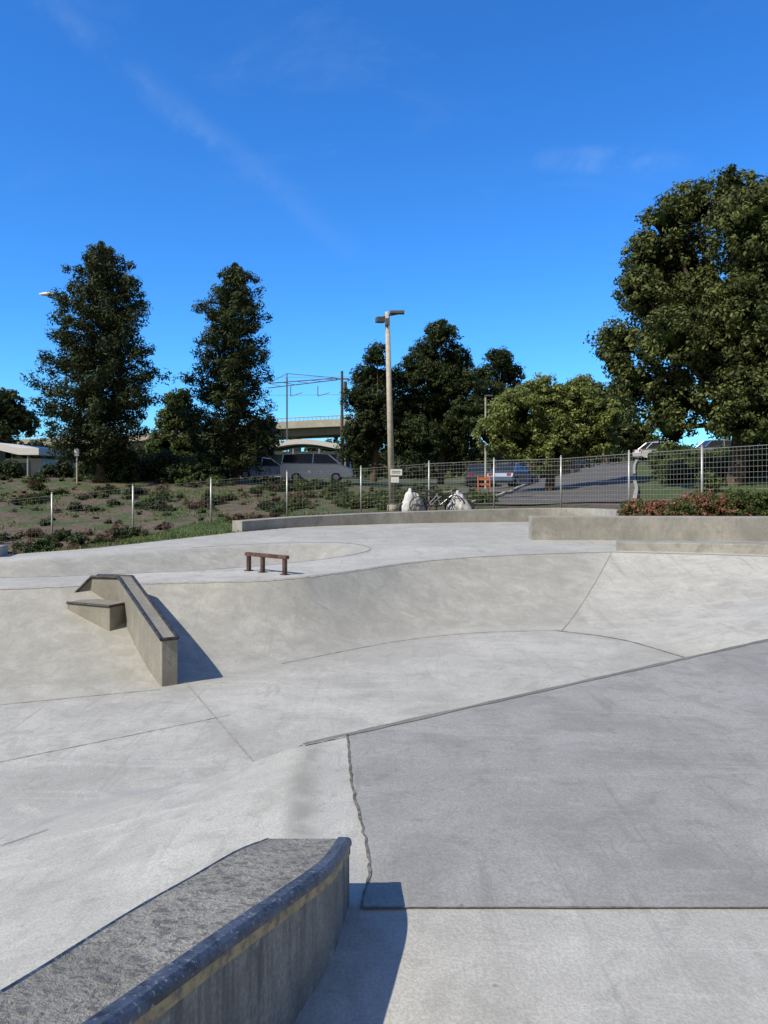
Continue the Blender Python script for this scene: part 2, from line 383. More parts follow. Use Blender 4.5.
# ------------------------------------------------------------------ back ledges
m_bl=concrete_mat('back_ledge_concrete',(.37,.35,.30),var=.15,stain=1.2,speck=.3)
def wall(name,pts,wd,mat,bev=.015):
    P=cr(pts,5) if len(pts)>2 else pts
    s=[]
    for i,p in enumerate(P):
        a=Vector(P[max(0,i-1)][:2]); c=Vector(P[min(len(P)-1,i+1)][:2]); d=(c-a).normalized(); n=Vector((-d.y,d.x))*wd
        s.append([(p[0],p[1],p[3]),(p[0],p[1],p[2]),(p[0]+n.x,p[1]+n.y,p[2]),(p[0]+n.x,p[1]+n.y,p[3])])
    mb=MB(); mb.loft([q[::-1] for q in s]); ob=mb.build(name,[mat],bevel=bev); return ob
wall('concrete_ledge',[(-3.8,20.6,.55,-.2),(-2.2,22.2,.6,-.2),(.3,23.7,.65,-.2),(3.2,24.6,.70,-.2),(5.4,24.8,.74,-.2),(6.6,24.0,.75,-.2),(6.7,22.3,.76,-.2)],.45,m_bl)
wall('concrete_ledge',[(3.32,17.35,.82,0),(6,17.15,.83,0),(8.5,16.8,.84,0),(14,16.2,.86,0)],.5,m_bl)
wall('concrete_ledge',[(4.45,14.75,.46,.1),(5.8,14.35,.47,.1),(7.2,13.8,.48,.1),(9,12.9,.49,.1),(10.5,11.9,.50,.1)],.6,m_bl)
wall('concrete_ledge',[(-9.5,12.95,.48,0),(-6.72,13.45,.48,0)],.5,m_bl)

# ------------------------------------------------------------------ fence
m_galv=plain_mat('galvanised_steel',(.46,.45,.40),.45,.4,var=.15); m_wire=plain_mat('fence_wire',(.30,.29,.26),.55,.3,var=.1)
posts=[(-28,503,26),(52,495,27),(133,487,28),(211,480,29.5),(287,473,31),(361,468,32),(429,463,32),(494,460,31),(561,458,29),(629,453,26),(702,448,23.5),(780,443,21.2),(870,437,19.2),(975,430,17.6)]
PW=[]
for x,y,D in posts:
    zt=1.65-(y-480)/770*D; PW.append(Vector(((x-384)/770*D,D,zt)))
PW=[Vector((-20,23,.6)),Vector((-16.8,24.8,.75))]+PW
fen=empty('wire_fence')
mb=MB(); H=1.85
for p in PW:
    zb=min(p.z-H,gz(p.x,p.y)-.1)
    mb.cyl((p.x,p.y,zb-.1),(p.x,p.y,p.z+.06),.036,n=10); mb.cyl((p.x,p.y,p.z+.06),(p.x,p.y,p.z+.10),.045,.015,n=10)
mb.build('posts',[m_galv],fen,smooth=True)
mb=MB()
for a,b_ in zip(PW[:-1],PW[1:]):
    d=b_-a; n=int(d.length/.13)
    for k in range(1,n):
        p=a+d*(k/n); mb.cyl(p-Vector((0,0,H-.05)),p-Vector((0,0,.02)),.0026,n=3,cap=False)
    for h in (0.0,.10,.26,.42,.58,.74,.90,1.06,1.22,1.38,1.54,1.70):
        rr=.010 if h in(0.0,) else .0055
        o=Vector((0,0,-.03-h)); mb.cyl(a+o,b_+o,rr,n=4,cap=False)
mb.build('wire_panels',[m_wire],fen)

# ------------------------------------------------------------------ foliage generator
def leaf_quads(C,R,n,size,aspect=.5,squash=.8,upbias=.3):
    m=len(C); c=np.repeat(C,n,0); r=np.repeat(R,n)
    d=rng.normal(size=(m*n,3)); d/=np.linalg.norm(d,axis=1)[:,None]
    rad=r*(rng.random(m*n)**.45)
    p=c+d*rad[:,None]*np.array([1,1,squash])
    nrm=d*1.1+rng.normal(size=d.shape)*.38+np.array([0,0,upbias]); nrm/=np.linalg.norm(nrm,axis=1)[:,None]
    t=np.cross(nrm,rng.normal(size=d.shape)); t/=np.linalg.norm(t,axis=1)[:,None]+1e-9
    b=np.cross(nrm,t); s=size*rng.uniform(.55,1.35,m*n)[:,None]
    a_=t*s; b_=b*s*aspect
    V=np.stack([p-a_*.5,p+b_*.5-a_*.05,p+a_*.5,p-b_*.5+a_*.05],1).reshape(-1,3)
    F=np.arange(m*n*4).reshape(-1,4)
    ct=np.repeat(rng.random(m),n)
    tint=np.clip(.08+.62*ct+rng.normal(0,.18,m*n)+.2*(rad/r-.6),0,1)  # last term paints inner shade: leaves deeper in a clump get darker
    return V,F,tint
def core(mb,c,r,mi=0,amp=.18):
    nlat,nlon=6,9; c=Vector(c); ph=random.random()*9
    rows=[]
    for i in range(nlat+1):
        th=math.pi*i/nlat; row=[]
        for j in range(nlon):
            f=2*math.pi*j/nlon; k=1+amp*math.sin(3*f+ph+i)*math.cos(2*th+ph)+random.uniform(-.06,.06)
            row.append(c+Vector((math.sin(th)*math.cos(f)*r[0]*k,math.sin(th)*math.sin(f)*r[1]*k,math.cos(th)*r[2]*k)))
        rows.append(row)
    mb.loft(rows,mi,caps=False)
m_bark=plain_mat('bark',(.11,.08,.058),.9,var=.4,scale=12,spec=.1)
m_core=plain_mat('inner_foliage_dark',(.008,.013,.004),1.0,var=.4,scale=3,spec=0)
L_pine=leaf_mat('pine_needles',(.009,.017,.006),(.078,.096,.032),.10)
L_pine2=leaf_mat('pine_needles_b',(.011,.021,.007),(.085,.108,.036),.12)
L_big=leaf_mat('broad_leaves',(.015,.024,.007),(.185,.21,.065),.14)
L_olive=leaf_mat('olive_leaves',(.05,.068,.015),(.32,.36,.11),.25)
L_shrub=leaf_mat('shrub_leaves',(.028,.046,.012),(.14,.17,.05),.22)
L_dist=leaf_mat('distant_leaves',(.018,.03,.011),(.085,.10,.035),.12)
L_red=leaf_mat('red_flowers',(.18,.07,.04),(.50,.22,.15),.3)
L_brown=leaf_mat('dry_leaves',(.07,.038,.022),(.22,.13,.085),.3)
L_grass=leaf_mat('grass_blades',(.045,.07,.018),(.19,.24,.07),.3)

def pine(x,y,H,W,n_br=140,seed=0,mat=None,prof=None,lean=0):
    r=random.Random(seed); z0=gz(x,y)-.2; T=empty('pine_tree',(0,0,0))
    mb=MB(); ns_=12; pts=[]
    for i in range(ns_+1):
        t=i/ns_; pts.append(Vector((x+lean*t+.15*math.sin(t*7+seed),y+.12*math.sin(t*5+seed),z0+H*.97*t)))
    for i in range(ns_):
        ra=.26*(1-i/ns_)+.03; rb=.26*(1-(i+1)/ns_)+.03; mb.cyl(pts[i],pts[i+1],ra,rb,8,cap=False)
    C=[];R=[]
    for k in range(n_br):
        t=.08+.90*((k+.5)/n_br)**.95
        f=t*ns_; i=min(int(f),ns_-1); base=pts[i].lerp(pts[i+1],f-i)
        pw=np.interp(t,[.1,.2,.35,.5,.65,.8,.92,1.0],prof or [.62,.9,1.0,.88,.72,.5,.27,.06])
        ln=W/2*pw*r.choice([r.uniform(.6,.85),r.uniform(.85,1.03)]); az=k*2.4+r.uniform(-.5,.5)
        up=r.uniform(.1,.35)+.35*t
        dr=Vector((math.cos(az),math.sin(az),up))
        tip=base+dr*ln; tip.z-=.12*ln
        mb.cyl(base,tip,.05*(1-t)+.02,.01,5,cap=False)
        nc=max(2,int(ln*1.7)+1)
        for q in range(nc):
            s=.2+.82*(q+r.random()*.6)/nc
            p=base.lerp(tip,s)
            C.append((p.x+r.uniform(-.25,.25),p.y+r.uniform(-.25,.25),p.z+r.uniform(-.15,.3))); R.append(r.uniform(.30,.60)*(.7+.5*pw))
    for q in range(6):
        C.append((pts[-1].x+r.uniform(-.15,.15),pts[-1].y,pts[-1].z-.25*q+.35)); R.append(.22+.06*q)
    mb.build('trunk_and_limbs',[m_bark],T,smooth=True)
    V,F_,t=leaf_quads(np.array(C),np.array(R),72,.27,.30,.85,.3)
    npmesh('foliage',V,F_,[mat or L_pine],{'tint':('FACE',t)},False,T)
    return T
def lobed(name,lobes,trunk,mat,leaf=.2,clr=.5,dens=1.0,per=46,seed=0,corek=.62,asp=.55,trunk_r=.3,cores=True):
    r=random.Random(seed); T=empty(name); C=[];R=[]
    mbc=MB()
    for (x,y,z,rx,rz) in lobes:
        n=int(dens*9*(rx*rz)/(clr*clr)); 
        for k in range(n):
            d=Vector((r.gauss(0,1),r.gauss(0,1),r.gauss(0,1)+.2)).normalized()
            q=r.uniform(.72,1.06)+ (.10 if r.random()<.12 else 0)
            C.append((x+d.x*rx*q,y+d.y*rx*q,z+d.z*rz*q)); R.append(clr*r.uniform(.55,1.25))
        if cores: core(mbc,(x,y,z),(rx*corek,rx*corek,rz*corek))
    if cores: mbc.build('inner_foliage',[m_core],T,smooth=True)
    if trunk:
        tx,ty=trunk; z0=gz(tx,ty)-.2; mb=MB()
        zc=min(l[2] for l in lobes)
        top=Vector((tx+.2,ty,max(zc,z0+1)))
        mb.cyl((tx,ty,z0),top,trunk_r,trunk_r*.7,10,cap=False)
        for l in lobes:
            midp=top.lerp(Vector(l[:3]),.5)+Vector((r.uniform(-.2,.2),0,.2)); mb.cyl(top-Vector((0,0,.2)),midp,trunk_r*.45,trunk_r*.28,6,cap=False); mb.cyl(midp,l[:3],trunk_r*.28,trunk_r*.1,6,cap=False)
        mb.build('trunk_and_limbs',[m_bark],T,smooth=True)
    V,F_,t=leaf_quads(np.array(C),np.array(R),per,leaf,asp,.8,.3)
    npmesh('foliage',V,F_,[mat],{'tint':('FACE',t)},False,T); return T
def W_(px,py,D): return ((px-384)/770*D, D, 1.65-(py-480)/770*D)
def lob(lst,D,dj=.6,seed=1):
    r=random.Random(seed); o=[]
    for px,py,pr in lst:
        x,y,z=W_(px,py,D); rr=pr/770*D; o.append((x,y+r.uniform(-1,1)*dj*rr,z,rr,rr*.92))
    return o
x,y,z=W_(102,240,45); pine(x,y,z-gz(x,y)+.1,7.7,170,3,prof=[.75,.92,1.0,.93,.80,.62,.38,.08])
x,y,z=W_(233,262,48); pine(x,y,z-gz(x,y)+.1,6.2,150,8,prof=[.9,.98,1.0,.9,.82,.70,.42,.08])
lobed('pine_tree',lob([(440,336,15),(428,354,17),(455,360,17),(415,376,20),(440,382,22),(463,386,18),(408,408,22),(440,415,30),(468,418,22),(415,440,26),(455,445,28)],60,.8),(4.4,60),L_pine2,.26,.42,1.0,40,2,asp=.35)
lobed('pine_tree',lob([(377,358,12),(366,377,15),(387,382,15),(358,400,15),(378,405,22),(365,430,22),(388,432,20),(356,450,18)],58,.8),(-.8,58),L_pine,.26,.42,1.0,40,3,asp=.35)
lobed('pine_tree',lob([(497,362,13),(484,378,14),(510,374,14),(492,400,18),(515,395,10),(480,415,18),(505,425,22)],64,.8),(9.5,64),L_pine2,.26,.42,1.0,40,4,asp=.35)
lobed('broadleaf_tree',lob([(512,412,24),(545,398,24),(580,403,26),(604,415,18),(493,435,17),(525,440,26),(560,437,30),(597,442,22),(545,455,20)],42,.8),(9.0,42),L_olive,.17,.34,1.0,48,5)
lobed('broadleaf_tree',lob([(672,218,24),(700,202,26),(740,190,27),(790,208,45),(652,252,24),(690,252,36),(735,242,42),(640,290,24),(672,298,34),(715,298,42),(628,340,26),(660,345,34),(705,350,42),(750,330,60),(638,382,24),(676,400,32),(722,408,38),(775,400,50),(830,290,80),(850,370,75),(810,430,50),(668,430,18),(618,362,14),(760,270,45)],35,1.1,5),(16,35),L_big,.19,.46,1.05,46,6,trunk_r=.45)
lobed('broadleaf_tree',lob([(8,405,16),(-12,415,22),(20,422,15),(0,434,18)],55,.6),(-27,55),L_pine2,.26,.42,1,36,7)
lobed('broadleaf_tree',lob([(180,402,13),(170,420,15),(188,425,14),(165,445,16),(185,450,18)],62,.6),(-17,62),L_shrub,.24,.4,1,36,8)
lobed('broadleaf_tree',lob([(262,432,14),(262,446,12),(252,455,14)],58,.6),(-9,58),L_pine2,.24,.4,1,36,9)
lobed('broadleaf_tree',lob([(583,392,14),(600,398,16),(622,405,16),(615,430,22),(640,438,18)],66,.7),(19,66),L_big,.26,.42,1,36,10)
dl=[]
r=random.Random(4)
for px in range(-120,960,15):
    D=r.uniform(92,125); top=r.uniform(441,457)-(8 if px>560 else 0); pr=r.uniform(14,22)
    x,y,z=W_(px,top+pr,D); rr=pr/770*D; dl.append((x,y,z,rr,rr)); dl.append((x+1,y-2,z-rr*1.2,rr*1.1,rr*1.1))
lobed('distant_trees',dl,None,L_dist,.75,1.1,.9,26,12)
def masses(name,items,mat,leaf,clr,per,seed,dens=1.0,asp=.55,hk=.45):
    lobs=[]
    for x,y,rr,hz in items: lobs.append((x,y,gz(x,y)+hz*hk,rr,hz))
    return lobed(name,lobs,None,mat,leaf,clr,dens,per,seed,corek=.6,asp=asp)
def scat(n,x0,x1,y0,y1,a,b_): return [(r.uniform(x0,x1),r.uniform(y0,y1),q,q*r.uniform(.35,.7)) for q in [a+(b_-a)*r.random()**2 for _ in range(n)]]
masses('hillside_shrubs',scat(85,-28,0,31,45,.15,.6),L_shrub,.12,.2,26,21,.8)
masses('hillside_shrubs',scat(130,-28,0,29,44,.12,.45),L_brown,.10,.16,22,31,.6)
masses('hillside_shrubs',scat(36,-26,0,33,45,.3,.7),L_pine2,.12,.2,26,33,.8)
it=[]
for k in range(50):
    x=r.uniform(-30,3); s=.25 if x>-10 else (.6 if x<-19 else 1); it.append((x,r.uniform(44.5,50),r.uniform(.7,1.5)*s,r.uniform(.7,1.3)*s))
masses('hillside_shrubs',it,L_pine2,.18,.32,30,22)
masses('groundcover_shrubs',scat(45,-16,-8.6,17,29.5,.12,.45),L_pine2,.10,.17,26,23,.8)
masses('groundcover_shrubs',scat(80,-16,-8.0,17,29.5,.12,.38),L_brown,.09,.14,22,35,.6)
it=[]
for k in range(80):
    yy=r.uniform(31,58); x=np.interp(yy,[30,45,60],[11.9,16,21.5])+r.uniform(0,12); it.append((x,yy,r.uniform(.4,1.1),r.uniform(.3,.8)))
masses('hillside_shrubs',it,L_shrub,.14,.28,28,24)
it=[(x,20.6+r.uniform(-.4,.4)-.22*(x-7),r.uniform(.35,.55),r.uniform(.36,.52)) for x in np.arange(6.9,9.3,.3)]
masses('flowering_shrub',it,L_shrub,.07,.15,30,25,hk=.9)
masses('flowering_shrub',[(a,b_-.1,c*.98,d_*1.03) for a,b_,c,d_ in it],L_red,.07,.12,12,26,dens=.6,hk=.9)
it=[(x,20.2-.25*(x-9.6)+r.uniform(-.2,.2),r.uniform(.4,.7),r.uniform(.42,.6)) for x in np.arange(9.5,15,.4)]
masses('hedge',it,L_shrub,.08,.17,34,27,hk=.9)
it=[(r.uniform(-2,5.0),r.uniform(33.5,38),r.uniform(.3,.7),r.uniform(.25,.5)) for k in range(20)]
masses('roadside_shrubs',it,L_shrub,.12,.24,26,28)
n=50000
gx=rng.uniform(-26,0,n); gy=rng.uniform(14,42,n)
pn=np.sin(gx*1.1+np.sin(gy*.7)*2)+np.sin(gy*.9+gx*.4)
keep=((sdf(gx,gy,lawnp)>-.4)|((rng.random(n)<.4)&(pn>.3)))&(sdf(gx,gy,CONC)<-.15); gx=gx[keep];gy=gy[keep]
V=[];t_=[]
for a,b_ in zip(gx,gy):
    z=gz(a,b_); th=random.random()*6.28; h=random.uniform(.03,.09)*(1 if b_<30 else 1.4); w=.02*(1 if b_<30 else 1.8)
    dx,dy=math.cos(th)*w,math.sin(th)*w
    V+= [(a-dx,b_-dy,z-.01),(a+dx,b_+dy,z-.01),(a+dy*1.5+dx*.2,b_-dx*1.5,z+h),(a+dy*1.5-dx*.2,b_-dx*1.5,z+h)]; t_.append(random.random())
npmesh('grass',np.array(V),np.arange(len(V)).reshape(-1,4),[L_grass],{'tint':('FACE',np.array(t_))},False)

# ------------------------------------------------------------------ driveway
m_asph=plain_mat('asphalt',(.10,.092,.08),.9,var=.2,scale=3); m_kerb=plain_mat('kerb_concrete',(.36,.33,.27),.9); m_white=plain_mat('white_paint',(.75,.73,.68),.6,var=.08)
def ribbon(cl,w,name,mat,off,parent,hgt=0):
    P=cr(cl,14); cols=9 if w>1 else 2; vs=[];fs=[]
    for i,p in enumerate(P):
        q=P[min(i+1,len(P)-1)]; rr=P[max(i-1,0)]; d=Vector((q[0]-rr[0],q[1]-rr[1])).normalized(); nn=(-d.y,d.x)
        for c in range(cols):
            s=(c/(cols-1)-.5)*w; x=p[0]+nn[0]*s; yy=p[1]+nn[1]*s; vs.append((x,yy,gz(x,yy)+off))
        if i:
            for c in range(cols-1):
                o=i*cols+c; fs.append((o-cols,o-cols+1,o+1,o)[::-1])
    mb=MB(); mb.add(vs,fs); return mb.build(name,[mat],parent,smooth=True)
road=empty('driveway')
cl=[(6.8,31.5),(9,38),(11.5,46),(15.5,58),(22,75),(32,95)]
ribbon(cl,6.5,'asphalt_surface',m_asph,.06,road)
for s in(-3.3,3.3):
    P=[(p[0]+s*.95,p[1]-s*.3) for p in cl]; 
    Pc=cr(P,10); mb=MB(); sc=[]
    for i,p in enumerate(Pc):
        z=gz(*p); sc.append([(p[0]-.08,p[1],z-.1),(p[0]-.08,p[1],z+.19),(p[0]+.08,p[1],z+.19),(p[0]+.08,p[1],z-.1)])
    mb.loft([q[::-1] for q in sc]); mb.build('kerb',[m_kerb],road)
ribbon([(18,62),(24,61),(34,60),(50,58)],5.5,'street_surface',m_asph,.1,road)
ribbon([(2,44),(6,47),(10,52)],6,'parking_surface',m_asph,.05,road)

# ------------------------------------------------------------------ cars
m_glass=plain_mat('car_glass',(.02,.025,.03),.08,var=.1); m_tyre=plain_mat('tyre',(.02,.02,.02),.85); m_rim=plain_mat('wheel_rim',(.45,.45,.45),.3,.8); m_lamp=plain_mat('lamp_lens',(.6,.6,.58),.2); m_red=plain_mat('tail_lamp',(.35,.02,.02),.3)
def car(x,y,rot,col,kind='car'):
    E=empty('parked_car' if kind=='car' else 'parked_van',(x,y,gz(x,y)+.08)); E.rotation_euler=(0,0,rot)
    pm=plain_mat('car_paint',col,.28,.1,var=.05)
    if kind=='car': Lb=[(-2.15,.35),(-2.2,.6),(-2.1,.86),(-1.5,.93),(1.0,.90),(1.75,.80),(2.12,.62),(2.15,.35),(1.75,.22),(-1.8,.22)]; cab=[(-1.75,.90),(-1.15,1.42),(-.2,1.47),(.35,1.40),(1.05,.88)]
    else: Lb=[(-2.4,.4),(-2.45,1.0),(-2.35,1.3),(1.5,1.25),(2.3,.98),(2.45,.6),(2.4,.35),(-2.3,.3)]; cab=[(-2.35,1.25),(-2.25,1.85),(-.5,1.95),(.8,1.88),(1.6,1.22)]
    W=.88; mb=MB(); n=len(Lb)
    mb.loft([[(a,-W+.06,.28+(b-.28)*.96) for a,b in Lb],[(a,-W,b) for a,b in Lb],[(a,W,b) for a,b in Lb],[(a,W-.06,.28+(b-.28)*.96) for a,b in Lb]])
    mb.build('body',[pm],E,bevel=.04,smooth=False)
    mb=MB(); top=max(b for a,b in cab)
    def yy(b): return W-.05-.20*(b-.9)/(top-.9)
    mb.loft([[(a,-yy(b),b) for a,b in cab],[(a,yy(b),b) for a,b in cab]]); mb.build('windows',[m_glass],E)
    mb=MB(); rf=[(a*.97,b) for a,b in cab[1:-1]]
    dz=.04 if kind=='car' else .22
    sec=[[(a,-yy(b)-.03,b-dz),(a,-yy(b)+.03,b+.03),(a,yy(b)-.03,b+.03),(a,yy(b)+.03,b-dz)] for a,b in rf]; mb.loft(sec)
    for s in(-1,1):
        for a,b_ in((cab[0],cab[1]),(cab[-1],cab[-2]),((-.25,cab[0][1]),(-.2,cab[2][1]))):
            mb.cyl((a[0],s*(yy(a[1])+.005),a[1]),(b_[0],s*(yy(b_[1])+.005),b_[1]),.035,n=6)
    mb.build('roof',[pm],E)
    mb=MB()
    for a in(-1.35,1.35):
        for s in(-1,1):
            mb.cyl((a,s*(W-.2),.32),(a,s*(W+.01),.32),.32,n=18,mi=0); mb.cyl((a,s*(W+.01),.32),(a,s*(W+.02),.32),.19,n=12,mi=1)
    mb.build('wheels',[m_tyre,m_rim],E)
    mb=MB(); r0=-2.17 if kind=='car' else -2.43; e=2.12 if kind=='car' else 2.42
    for s in (-.62,.62): mb.box((e-.04,s,.62),(.1,.34,.14),mi=0); mb.box((r0+.02,s,.75),(.08,.26,.16),mi=1)
    mb.build('lights',[m_lamp,m_red],E)
car(8.4,50,1.0,(.09,.14,.22)); car(6.6,54,1.5,(.06,.06,.07)); car(12.3,57,.5,(.10,.10,.11)); car(15.0,63,.9,(.05,.05,.06))
car(22.0,60.5,.05,(.7,.7,.68)); car(26.5,60.3,.05,(.25,.26,.28))
car(-4.6,53,0,(.78,.78,.76),'van'); car(-8.2,53.5,.1,(.30,.38,.50),'car')
m_or=plain_mat('orange_plastic',(.55,.14,.03),.5,var=.1)
E=empty('orange_barrier',(5.7,44,gz(5.7,44)+.05)); mb=MB()
mb.box((0,0,.75),(.7,.05,.16)); mb.box((0,0,.42),(.7,.05,.12))
for s in(-.33,.33):
    mb.cyl((s,-.25,0),(s,0,.9),.025); mb.cyl((s,.25,0),(s,0,.9),.025)
mb.build('panel_and_legs',[m_or],E)

# ------------------------------------------------------------------ poles
m_pole=plain_mat('pole_concrete',(.44,.39,.30),.8,var=.15,scale=6); m_wood=plain_mat('pole_wood',(.10,.075,.055),.9,var=.3)
m_head=plain_mat('lamp_housing',(.12,.115,.105),.5,.3)
E=empty('park_light_pole'); x0,y0=.36,33; zb=gz(x0,y0)
mb=MB(); mb.cyl((x0,y0,zb-.2),(x0-.22,y0,8.85),.15,.095,16); mb.cyl((x0,y0,zb-.1),(x0,y0,zb+.25),.24,.2,16); mb.build('pole',[m_pole],E,smooth=True)
mb=MB(); mb.cyl((x0-.55,y0,8.62),(x0+.3,y0,8.78),.035); 
mb.box((x0-.52,y0-.05,8.50),(.36,.34,.22),.3); mb.box((x0+.20,y0-.05,8.82),(.62,.34,.12)); mb.box((x0-.22,y0-.16,8.4),(.2,.14,.3))
mb.build('floodlights',[m_head],E,bevel=.02)
mb=MB(); mb.box((x0+.16,y0-.2,1.98),(.5,.03,.26),0,0); mb.box((x0+.10,y0-.2,1.66),(.34,.03,.24),0,0)
for q in(2.02,1.95): mb.box((x0+.16,y0-.218,q),(.36,.004,.025),0,1)
mb.build('notice_plates',[m_white,m_head],E)

E=empty('street_lamp'); x0,y0=-19.9,50.5; zb=gz(x0,y0); mb=MB()
mb.cyl((x0,y0,zb-.2),(x0,y0,12.2),.12,.07,10)
pp=[(x0,12.2),(x0-.25,13.0),(x0-.8,13.6),(x0-1.5,13.82),(x0-1.9,13.84)]
for a,b_ in zip(pp[:-1],pp[1:]): mb.cyl((a[0],y0,a[1]),(b_[0],y0,b_[1]),.045,n=8)
mb.build('pole',[m_pole],E,smooth=True)
mb=MB(); sec=[]
for t,ww,hh in((0,.05,.05),(.15,.14,.09),(.5,.2,.14),(.8,.16,.11),(1,.05,.05)):
    xx=x0-1.45-1.25*t; sec.append([(xx,y0+ww*math.cos(q),13.84+hh*math.sin(q)) for q in np.linspace(0,2*math.pi,10,endpoint=False)])
mb.loft(sec); mb.build('lamp_head',[m_white],E,smooth=True)

E=empty('street_lamp'); x0,y0=6.6,50; zb=gz(x0,y0); mb=MB(); mb.cyl((x0,y0,zb-.2),(x0,y0,7.1),.08,.06,10); mb.build('pole',[m_pole],E)
mb=MB(); mb.box((x0+.2,y0,7.12),(.55,.22,.10)); mb.build('lamp_head',[m_head],E,bevel=.02)
E=empty('utility_pole'); x0,y0,_=W_(342,400,70); mb=MB(); zb=gz(x0,y0); mb.cyl((x0,y0,zb-.3),(x0,y0,W_(342,371,70)[2]),.17,.11,10); mb.box((x0,y0,W_(342,379,70)[2]),(1.2,.12,.12)); mb.cyl((x0+.3,y0,9.8),(x0+.3,y0,10.6),.16); mb.build('pole',[m_wood],E)
m_gan=plain_mat('gantry_steel',(.13,.13,.13),.6,.4)
E=empty('railway_gantry'); D=85; mb=MB()
xa=W_(287,400,D)[0]; xb=W_(337,400,D)[0]; zt=W_(0,378,D)[2]; zl=W_(0,388,D)[2]; xs0=W_(268,0,D)[0]
mb.box((xa,D,(2+zt)/2),(.16,.16,zt-2)) 
mb.cyl((xs0,D,zt-.6),(xb,D,zt),.055); mb.cyl((xs0,D,zl),(xb,D,zt-.2),.055)
mb.cyl((xa,D,zt+.5),(xs0,D,zt-.6),.035); mb.cyl((xa,D,zt+.5),(xb,D,zt),.035); mb.cyl((xa,D,zt),(xa,D,zt+.5),.06)
for k in range(5):
    t0=xs0+(xb-xs0)*k/5; t1=xs0+(xb-xs0)*(k+1)/5; f0=k/5; f1=(k+1)/5
    mb.cyl((t0,D,(zt-.6)*(1-f0)+zt*f0),(t1,D,zl*(1-f1)+(zt-.2)*f1),.03,n=5)
for k in range(2):
    mb.cyl((xa+.4+k*3,D,zl+.2),(xa+.4+k*3,D,zl-.9),.05,n=5); mb.cyl((xa+.4+k*3,D,zl-.9),(xa+1.7+k*3,D,zl-.5),.04,n=5)
mb.cyl((-40,D+1,zl-1.0),(xb+4,D-1,zl-.8),.02,n=4); mb.cyl((-40,D+1,zt+.1),(xb+6,D-1,zt),.018,n=4)
mb.build('frame',[m_gan],E)

m_via=concrete_mat('overpass_concrete',(.44,.40,.32),var=.1,stain=.8,speck=.1)
E=empty('overpass'); pts=[(-95,120,6.2),(-60,116,6.6),(-35,112,7.4),(-18,108,8.6),(-4,104,9.0),(4,102,9.1)]
P=cr(pts,6); mb=MB()
sec=[]
for x_,y_,z_ in P: sec.append([(x_,y_,z_),(x_,y_,z_+1.0),(x_,y_+.3,z_+1.0),(x_,y_+.3,z_+.2),(x_,y_+9,z_+.2),(x_,y_+9,z_-1),(x_,y_+1.8,z_-1),(x_,y_+1.5,z_-.1)])
mb.loft([q[::-1] for q in sec])
for i in range(0,len(P),5):
    x_,y_,z_=P[i]; mb.cyl((x_,y_+5,0),(x_,y_+5,z_-.8),.9,n=12)
for i in range(0,len(P)-1):
    a,b_=P[i],P[i+1]; mb.cyl((a[0],a[1]+.1,a[2]+1.45),(b_[0],b_[1]+.1,b_[2]+1.45),.06,n=5)
    for q in range(4):
        t=q/4; xx=a[0]+(b_[0]-a[0])*t; yy_=a[1]+(b_[1]-a[1])*t; zz=a[2]+(b_[2]-a[2])*t; mb.cyl((xx,yy_+.1,zz+.9),(xx,yy_+.1,zz+1.45),.05,n=4)
mb.build('deck_and_columns',[m_via],E)
m_wall=plain_mat('white_render',(.70,.68,.64),.8,var=.06); m_roof=plain_mat('roof_grey',(.32,.33,.35),.7,var=.1); m_win=plain_mat('window_glass',(.03,.05,.08),.1)
def lowb(cx,cy,zb,zt,Wd):
    E=empty('low_building'); h=Wd/2
    mb=MB(); mb.box((cx,cy+3,(zb+zt)/2),(Wd,6,zt-zb)); mb.build('walls',[m_wall],E)
    mb=MB(); sec=[]
    for t in np.linspace(0,1,12):
        xx=cx-h-.6+(Wd+1.2)*t; zz=zt+.1+.65*math.sin(math.pi*min(1,t*1.25+.0)*.9); sec.append([(xx,cy-1.6,zz-.1),(xx,cy-1.6,zz+.35),(xx,cy+6.4,zz+.35),(xx,cy+6.4,zz-.1)])
    mb.loft([q[::-1] for q in sec]); mb.build('roof',[m_wall],E)
    mb=MB(); x=cx-h+.7
    while x<cx+h-.4: mb.box((x,cy-.01,zt-.95),(1.05,.06,1.3)); x+=1.3
    mb.box((cx+.2,cy-.012,zb+1.1),(.9,.07,2.1)); mb.build('windows_and_door',[m_win],E)
    mb=MB(); x=cx-h+.05
    while x<cx+h: mb.box((x,cy-.04,zt-.95),(.12,.1,1.5)); x+=1.3
    for k in range(4): mb.cyl((cx-h+k*Wd/3.1,cy-1.4,zb),(cx-h+k*Wd/3.1,cy-1.4,zt+.2),.07)
    mb.build('mullions_and_posts',[m_roof],E)
lowb(-7.2,74,2.0,4.4,7.6)
lowb(-26.2,52,1.7,3.1,6.0)

E=empty('traffic_sign'); x0,y0,_=W_(77,460,43); zb=gz(x0,y0); mb=MB(); mb.cyl((x0,y0,zb-.1),(x0,y0,zb+2.0),.05,mi=0); mb.box((x0,y0-.06,zb+1.75),(.26,.02,.4),0,1); mb.build('post_and_plate',[m_pole,m_white],E)

